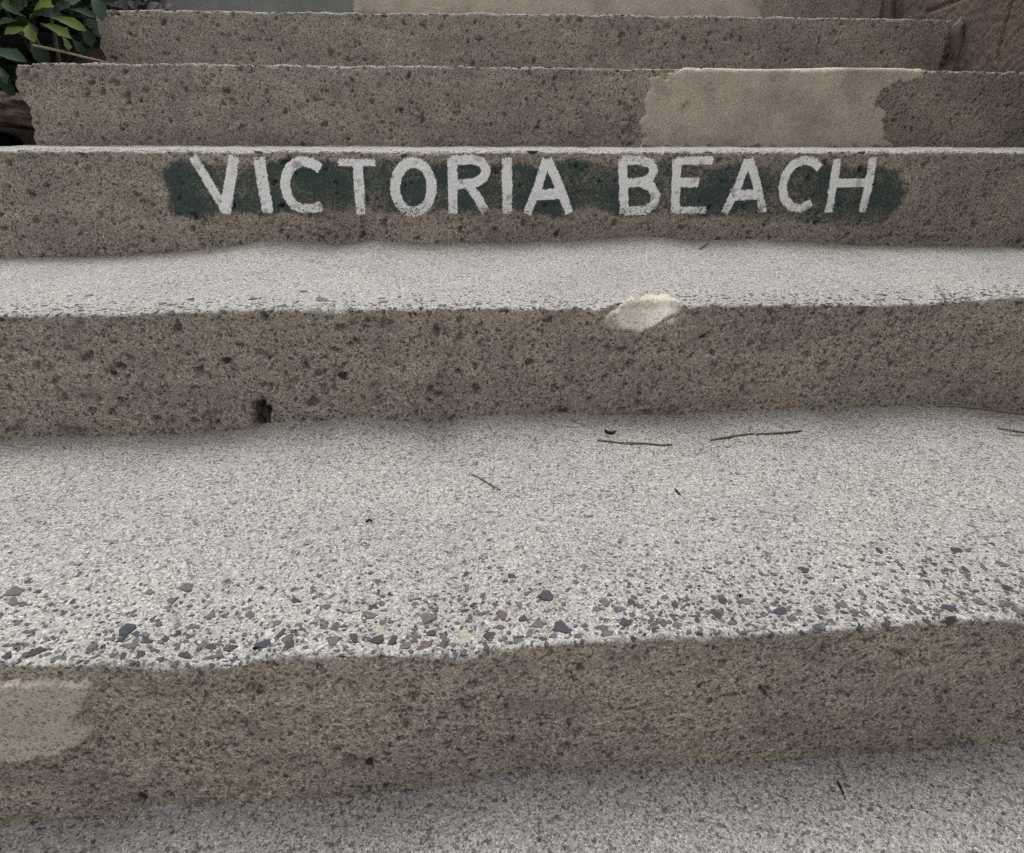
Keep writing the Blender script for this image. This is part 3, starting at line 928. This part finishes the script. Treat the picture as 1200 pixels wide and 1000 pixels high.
def lump(name, path, radii, mat, parent, seed, nseg=14, rough=0.25):
    """lumpy rounded column swept along a path"""
    pn = Perlin(seed)
    P = np.array(path, float)
    t = np.linspace(0, len(P) - 1, 26)
    C = np.stack([np.interp(t, np.arange(len(P)), P[:, i]) for i in range(3)], -1)
    R_ = np.interp(t, np.arange(len(P)), radii)
    V = []
    for i in range(len(t)):
        for a in range(nseg):
            an = 2 * math.pi * a / nseg
            rr = R_[i] * (1 + rough * float(pn(math.cos(an) * 1.4 + 5, math.sin(an) * 1.4 + i * 0.35)) * 1.6)
            V.append(C[i] + np.array([math.cos(an) * rr, math.sin(an) * rr, 0]))
    F = []
    for i in range(len(t) - 1):
        for a in range(nseg):
            b = (a + 1) % nseg
            F.append((i * nseg + a, i * nseg + b, (i + 1) * nseg + b, (i + 1) * nseg + a))
    F.append(tuple(range(nseg))[::-1])
    F.append(tuple((len(t) - 1) * nseg + a for a in range(nseg)))
    return link(bpy.data.objects.new(name, py_mesh(name, V, F, MAT[mat], True)), parent)

pa, pb = at(1119, 84, 2.045), at(1123, 30, 2.045)
b1 = lump('mortar_bead', [pa + [0, 0.01, -0.02], pa + [0.002, 0.0, 0.03], (pa + pb) / 2, pb - [0, 0, 0.02], pb, pb + [0.004, 0, 0.022]],
          [0.02, 0.017, 0.0155, 0.0175, 0.014, 0.002], 'bead', wall, 41, 24, 0.32)
tag(b1, 'lumpy vertical mortar bead with pointed top in the corner')
pa, pb = at(1041, 24, 2.47), at(1043, -30, 2.47)
b2 = lump('mortar_bead', [pa - [0, 0, 0.03], pa, pb, pb + [0, 0, 0.05]], [0.019, 0.018, 0.018, 0.01], 'bead', wall, 42, 24, rough=0.2)

# ------------------------------------------------------------------ ground and planted bank
g = py_mesh('ground', [(-60, -60, -0.175), (60, -60, -0.175), (60, 60, -0.175), (-60, 60, -0.175)], [(0, 1, 2, 3)], MAT['path'])
tag(link(bpy.data.objects.new('ground', g)), kind='structure')
ps = Perlin(500)
xs_ = axis(-4.5, -0.915, -1.9, -0.915, 0.02, 0.08)
ys_ = axis(-1.2, 7.0, 1.0, 3.4, 0.02, 0.08)
Xs, Ys = np.meshgrid(xs_, ys_, indexing='ij')
Zs = 0.165 * (Ys - 0.377) / 0.418 - 0.03 + 0.05 * ps(Xs * 2, Ys * 2) + 0.025 * ps(Xs * 8, Ys * 8) + 0.012 * ps(Xs * 24, Ys * 24)
Zs += 0.25 * np.clip(-Xs - 1.25, 0, 5) * 0.5
Zs -= 0.06 * sstep(-1.10, -0.93, Xs)
Zs = np.maximum(Zs, -0.16)
soil = link(bpy.data.objects.new('soil_bank', np_mesh('soil_bank', np.stack([Xs, Ys, Zs], -1).reshape(-1, 3), grid_faces(*Xs.shape), None, MAT['soil'])))
tag(soil, kind='structure')
def soil_z(x, y):
    i = int(np.clip(np.searchsorted(xs_, x), 0, len(xs_) - 1)); q = int(np.clip(np.searchsorted(ys_, y), 0, len(ys_) - 1))
    return float(Zs[i, q])

# broken stone wedged beside the ragged step end
def rock(name, c, size, rot, mat, seed, label, cat, group=None):
    import bmesh
    bm = bmesh.new()
    bmesh.ops.create_icosphere(bm, subdivisions=5, radius=1)
    pn = Perlin(seed)
    for v in bm.verts:
        co = v.co
        m = max(abs(co.x), abs(co.y), abs(co.z))
        co = co * (0.55 / m + 0.45)
        f = 1 + 0.28 * float(pn.fbm(co.x * 1.5 + co.z, co.y * 1.5 - co.z, 5)) + 0.05 * float(pn(co.x * 11 + co.z * 7, co.y * 11 - co.z * 9))
        v.co = Vector((co.x * f * size[0], co.y * f * size[1], co.z * f * size[2]))
    me = bpy.data.meshes.new(name)
    bm.to_mesh(me); bm.free()
    me.materials.append(MAT[mat])
    me.polygons.foreach_set('use_smooth', np.full(len(me.polygons), True))
    o = link(bpy.data.objects.new(name, me))
    o.location = c
    o.rotation_euler = rot
    return tag(o, label, cat, group)
pc = at(4, 128, 1.70)
rock('stone', pc + [-0.05, 0.02, 0], (0.125, 0.08, 0.036), (0.05, 0.06, 0.3), 'rubble', 71, 'brown broken stone slab lodged against the ragged end of a step', 'stone')
pc = at(-40, 150, 1.72)
rock('stone', pc + [-0.02, 0.05, -0.05], (0.08, 0.07, 0.06), (0.3, 0.1, 0.9), 'soil', 72, 'dark earthy stone beneath the brown slab', 'stone')

# ------------------------------------------------------------------ plants
def leaf_mesh(i, mat, lobed):
    r = np.random.default_rng(1200 + i)
    n = 9
    prof = [0.10, 0.26, 0.50, 0.74, 0.98, 0.92, 1.06, 0.66, 0.10] if lobed else [0.10, 0.4, 0.7, 0.92, 1.0, 0.9, 0.7, 0.4, 0.03]
    V = []
    curl = r.uniform(0.05, 0.30)
    fold = r.uniform(0.10, 0.38)
    bend = r.uniform(-0.10, 0.10)
    for j in range(n):
        t = j / (n - 1)
        z = -curl * t * t
        cx = bend * math.sin(t * math.pi)
        wl, wr = (prof[j] * 0.27 * r.uniform(0.82, 1.16) for _ in range(2))
        V.append((cx - wl, t - r.uniform(0, 0.05), z + fold * wl + r.uniform(-.03, .03)))
        V.append((cx, t, z))
        V.append((cx + wr, t - r.uniform(0, 0.05), z + fold * wr + r.uniform(-.03, .03)))
    Fs = []
    for j in range(n - 1):
        a = j * 3
        Fs += [(a, a + 1, a + 4, a + 3), (a + 1, a + 2, a + 5, a + 4)]
    return py_mesh('leaf', V, Fs, MAT[mat], True)

LM = {}
def leaf(parent, base, tip, width, mat, nrm, vid=0, lobed=True):
    key = (vid, mat, lobed)
    if key not in LM:
        LM[key] = leaf_mesh(vid + (20 if lobed else 0), mat, lobed)
    base, tip = Vector(base), Vector(tip)
    y = (tip - base)
    L = y.length
    y.normalize()
    z = Vector(nrm)
    x = y.cross(z).normalized()
    z = x.cross(y)
    o = bpy.data.objects.new('leaf', LM[key])
    link(o, parent)
    m = Matrix.Identity(4)
    ws = width / 0.54
    for i in range(3):
        m[i][0], m[i][1], m[i][2] = x[i] * ws, y[i] * L, z[i] * (L + ws) * 0.5
    m.translation = base - parent.location
    o.matrix_basis = m
    return o

def tube(name, pts, radii, mat, parent=None, n=6, loc=None):
    P = [Vector(p) for p in pts]
    V, Fs = [], []
    for i, p in enumerate(P):
        dr = (P[min(i + 1, len(P) - 1)] - P[max(i - 1, 0)]).normalized()
        a = dr.cross(Vector((0.13, 0.2, 1))).normalized()
        b = dr.cross(a)
        for q in range(n):
            an = 2 * math.pi * q / n
            V.append(p + (a * math.cos(an) + b * math.sin(an)) * radii[i])
    for i in range(len(P) - 1):
        for q in range(n):
            w_ = (q + 1) % n
            Fs.append((i * n + q, i * n + w_, (i + 1) * n + w_, (i + 1) * n + q))
    Fs.append(tuple(range(n))[::-1])
    Fs.append(tuple((len(P) - 1) * n + q for q in range(n)))
    off = Vector(loc) if loc is not None else Vector((0, 0, 0))
    V = [v - off for v in V]
    o = link(bpy.data.objects.new(name, py_mesh(name, V, Fs, MAT[mat], True)), parent)
    if loc is not None and parent is None:
        o.location = loc
    return o

PXM = F_PX
def traced_leaf(parent, b, t, wpx, Y, mat, vid, tilt=0.0, dyt=-0.02):
    pb_, pt_ = at(b[0], b[1], Y), at(t[0], t[1], Y + dyt)
    depth = float((pb_ - CAM) @ FW)
    nrm = Vector((0.1 + tilt, -0.75, 0.75))
    leaf(parent, pb_, pt_, wpx / PXM * depth, mat, nrm, vid)

rl = np.random.default_rng(44)
def cluster(plant, centre, n, L, mats, spread, up=0.5, lobed=True):
    for i in range(n):
        a = rl.uniform(0, 6.28)
        e = rl.uniform(-0.35, 0.9)
        dr = np.array([math.cos(a) * math.cos(e), math.sin(a) * math.cos(e), math.sin(e) * 0.8 + up * 0.2])
        b = np.array(centre) + rl.normal(0, 1, 3) * spread
        ll = L * rl.uniform(0.65, 1.25)
        t = b + dr * ll
        if max(b[0], t[0]) > -0.945 and min(b[1], t[1]) < 4:   # stay off the steps
            sh = max(b[0], t[0]) + 0.945 + rl.uniform(0, .03)
            b[0] -= sh; t[0] -= sh
        leaf(plant, b, t, ll * rl.uniform(0.45, 0.7), mats[int(rl.integers(len(mats)))], (rl.normal(0, .4), rl.normal(-.9, .3), .8), int(rl.integers(5)), lobed)

def plant(name, loc, label, cat='plant'):
    return tag(empty(name, loc), label, cat, 'plants on the bank beside the steps')

def stems(pl, tops):
    for tpt in tops:
        b = Vector(pl.location); t = Vector(tpt)
        mid = (b + t) / 2 + Vector((rl.normal(0, .02), rl.normal(0, .02), 0.02))
        o = tube('stem', [b, mid, t], [0.005, 0.004, 0.0025], 'stem', pl, 6, b)

# bright rosette beside the fourth tread
ya = 1.78
c0 = at(34, 28, ya)
pA = plant('leafy_plant', (c0[0] - 0.03, ya + 0.05, soil_z(c0[0] - 0.03, ya + 0.05) - 0.01), 'bright yellow green plant with toothed leaves beside the upper steps')
for (b, t, wd, dy, mat, vid, til) in [
        ((34, 25), (52, -2), 24, -0.05, 'leaf_light', 0, 0.2), ((60, 21), (97, 29), 14, -0.01, 'leaf_light', 1, 0.1), ((48, 28), (83, 43), 13, -0.04, 'leaf_light', 2, 0.0),
        ((33, 34), (4, 39), 12, -0.03, 'leaf_light', 3, -0.1), ((35, 29), (38, 46), 12, -0.06, 'leaf_light', 4, 0.0), ((30, 20), (-2, 0), 8, 0.0, 'leaf_blue', 1, -0.6),
        ((73, 42), (81, 59), 8, -0.02, 'leaf_light', 2, 0.9), ((36, 48), (52, 74), 18, -0.03, 'leaf_dark', 0, 0.2), ((-20, 58), (30, 69), 17, -0.03, 'leaf_blue', 3, 0.1),
        ((28, 10), (30, -12), 14, -0.03, 'leaf_light', 3, -0.3), ((62, 16), (82, 2), 12, 0.02, 'leaf_dark', 2, 0.4), ((20, 24), (-12, 22), 13, 0.02, 'leaf_dark', 1, 0)]:
    traced_leaf(pA, b, t, wd, ya, mat, vid, til, dy)
stems(pA, [c0, at(60, 21, ya), at(40, 52, ya)])
for (u, v, y) in [(10, 5, 1.88), (-40, 30, 1.85), (60, -15, 1.95)]:
    cluster(pA, at(u, v, y), 9, 0.075, ['leaf_light', 'leaf_dark'], 0.03)

# darker shrub behind it
c1 = at(90, 10, 2.1)
pB = plant('leafy_shrub', (-1.12, 2.12, soil_z(-1.12, 2.12) - 0.01), 'dark green leafy shrub filling the gap behind the bright plant', 'shrub')
for (b, t, wd, dy, mat, vid) in [((108, -6), (119, 21), 15, -0.03, 'leaf_blue', 0), ((82, 11), (110, 15), 9, -0.02, 'leaf_dark', 1), ((100, -4), (72, 4), 12, -0.03, 'leaf_blue', 2), ((98, 30), (108, 55), 12, -0.02, 'leaf_dark', 3),
                              ((84, 45), (100, 66), 10, -0.02, 'leaf_dark', 1), ((62, 2), (40, -14), 12, -0.02, 'leaf_blue', 1)]:
    traced_leaf(pB, b, t, wd, 1.97, mat, vid, 0.1, dy)
stems(pB, [at(100, 10, 2.0), at(60, 30, 2.05), (-1.25, 2.2, 1.05)])
for i in range(22):
    c = (rl.uniform(-1.35, -0.99), rl.uniform(1.95, 2.5), 0)
    c = (c[0], c[1], soil_z(c[0], c[1]) + rl.uniform(0.04, 0.38))
    cluster(pB, c, 12, 0.08, ['leaf_dark', 'leaf_dark', 'leaf_dark', 'leaf_blue'], 0.03)

# low dark plant under the rosette beside the ragged step end
pC = plant('trailing_plant', (-1.2, 1.72, soil_z(-1.2, 1.72) - 0.01), 'low dark leaved plant hanging over the broken stone slab')
for (b, t, wd, dy, mat, vid) in [((-12, 82), (16, 112), 14, -0.02, 'leaf_dark', 0), ((-5, 76), (8, 98), 10, -0.03, 'leaf_dark', 2), ((-25, 84), (4, 86), 9, -0.03, 'leaf_blue', 3)]:
    traced_leaf(pC, b, t, wd, 1.72, mat, vid, 0.1, dy)
stems(pC, [at(-10, 80, 1.74)])
for i in range(7):
    c = (rl.uniform(-1.6, -1.06), rl.uniform(1.5, 1.85), 0)
    c = (c[0], c[1], soil_z(c[0], c[1]) + rl.uniform(0.03, 0.16))
    cluster(pC, c, 10, 0.07, ['leaf_dark', 'leaf_dark', 'leaf_blue'], 0.03)

# taller bush added behind them, mostly out of view, to block the sky's light
pE = plant('shade_bush', (-1.45, 2.75, soil_z(-1.45, 2.75) - 0.01), 'tall dense dark bush added behind the other plants to shade the bank', 'bush')
stems(pE, [(-1.3, 2.6, 1.5), (-1.7, 2.8, 1.7), (-1.2, 2.9, 1.6), (-1.6, 2.5, 1.4), (-1.9, 2.3, 1.4)])
for i in range(24):
    c = (rl.uniform(-1.5, -0.99), rl.uniform(2.2, 2.6), 0)
    c = (c[0], c[1], soil_z(c[0], c[1]) + rl.uniform(0.05, 0.55))
    cluster(pE, c, 12, 0.085, ['leaf_dark', 'leaf_dark', 'leaf_dark', 'leaf_blue'], 0.04)
V, Fs = [], []
lm = leaf_mesh(2, 'leaf_dark', True)
lv = np.array([v.co[:] for v in lm.vertices]); lf = [tuple(p.vertices) for p in lm.polygons]
for i in range(2600):  # high leaf mass, mostly unseen, added to keep sky light off the bank
    while True:
        q = rl.uniform(-1, 1, 3)
        if q @ q < 1: break
    c = np.array([-1.75, 2.85, 1.35]) + q * np.array([0.72, 0.85, 0.62])
    if c[1] < 1.75 and c[2] < 1.2: continue
    y = rl.normal(0, 1, 3); y /= np.linalg.norm(y)
    z = np.array([rl.normal(0, .4), rl.normal(-.2, .4), 1.0])
    x = np.cross(y, z); x /= np.linalg.norm(x); z = np.cross(x, y)
    L = rl.uniform(0.06, 0.11)
    b = len(V)
    V.extend(c + (lv[:, :1] * x + lv[:, 1:2] * y + lv[:, 2:] * z) * L)
    Fs.extend(tuple(b + k_ for k_ in f_) for f_ in lf)
fo = link(bpy.data.objects.new('foliage', py_mesh('foliage', np.array(V) - np.array(pE.location), Fs, MAT['leaf_dark'], True)), pE)
tag(fo, kind='stuff')

# small purple-grey plant by the sixth riser
pD = plant('small_plant', (-0.96, 2.38, soil_z(-0.96, 2.38)), 'small purple grey leaved plant at the end of the upper step')
for (b, t, wd) in [((150, 12), (138, -3), 9), ((156, 12), (164, -2), 8), ((172, 12), (182, 0), 9), ((180, 12), (198, 1), 9), ((160, 11), (150, 1), 7), ((188, 11), (196, -6), 8), ((144, 8), (134, 4), 7)]:
    pb_, pt_ = at(b[0], b[1], 2.40), at(t[0], t[1], 2.38)
    leaf(pD, pb_, pt_, wd / PXM * 2.6, 'leaf_purple', (0, -0.8, 0.6), int(rl.integers(5)), False)
stems(pD, [at(150, 12, 2.4), at(178, 12, 2.4)])
for i in range(3):
    cluster(pD, at(160 + 14 * i, -6, 2.46), 8, 0.05, ['leaf_purple', 'leaf_dark'], 0.02, lobed=False)

# ------------------------------------------------------------------ dry twigs and litter lying on the treads
def twig(name, k, pts, wpx, mat, label, group=None, lift=0.0006, cat='twig'):
    P = []
    for i, (u, v) in enumerate(pts):
        p = tread_point(k, u, v)
        P.append(p)
    dist = float((P[0] - CAM) @ FW)
    r = wpx / F_PX * dist / 2 * 0.72
    P = [p + [0, 0, r * 0.8 + lift] for p in P]
    n = len(P)
    rad = [r * (0.55 + 0.45 * math.sin(math.pi * (i + 0.5) / n)) for i in range(n)]
    c = P[n // 2]
    return tag(tube(name, P, rad, mat, None, 6, c), label, cat, group)

LG = 'dry twigs and litter on the steps'
twig('dry_twig', 1, [(700, 517), (725, 520), (755, 521), (778, 523), (788, 522)], 3.0, 'twig', 'straight brown twig with thicker dark end on the wide tread', LG)
twig('dry_twig', 1, [(832, 517), (850, 514), (868, 511), (884, 509)], 3.0, 'twig', 'faded brown twig end to end with a reddish one', LG)
twig('dry_twig', 1, [(886, 510), (905, 509), (925, 508), (939, 506)], 3.2, 'twig', 'reddish brown twig lying along the back of the wide tread', LG)
twig('dry_twig', 1, [(1098, 477), (1120, 477), (1150, 480), (1180, 484), (1215, 488)], 3.4, 'twig_pale', 'long pale straw stem lying against the foot of a riser', LG)
twig('dry_twig', 1, [(1168, 503), (1185, 506), (1205, 509)], 3.0, 'twig', 'short dark forked twig near the long straw stem', LG)
twig('dry_twig', 1, [(1175, 509), (1190, 511), (1210, 512)], 2.0, 'twig_pale', 'thin pale twig beside the short dark twig', LG)
twig('dry_twig', 1, [(552, 556), (565, 563), (578, 571), (587, 575)], 2.0, 'twig', 'thin slanting twig alone in the middle of the wide tread', LG)
twig('dry_twig', 2, [(820, 293), (825, 289), (830, 286)], 2.5, 'twig', 'tiny dark twig on the tread below the painted letters', LG)
twig('dry_twig', 0, [(981, 917), (985, 924), (988, 932)], 4.0, 'debris', 'small dark splinter on the lowest tread', LG)
twig('dead_leaf', 1, [(709, 506), (712, 508.5), (717, 509), (721, 507)], 5, 'debris', 'small curled dead leaf near the foot of a riser', LG, cat='leaf')
twig('dry_twig', 1, [(791, 574), (794, 578), (797, 581)], 3.0, 'debris', 'tiny dark seed on the wide tread beyond the slanting twig', LG, cat='seed')
twig('dry_twig', 1, [(429, 613), (433, 610), (436, 612)], 3.5, 'debris', 'small dark crumb lying alone on the pale wide tread', LG, cat='crumb')
# stem lying across the corner between the plants and the fifth step
P = [at(38, 53, 1.72), at(52, 56, 1.73), at(75, 61, 1.76), at(98, 67, 1.80), at(116, 71, 1.85), at(128, 74, 1.90)]
st = tube('fallen_twig', P, [0.002, 0.0028, 0.0026, 0.0024, 0.002, 0.0012], 'twig_pale', None, 6, P[2])
tag(st, 'thin pale dry stem leaning from the plants onto the step', 'twig')
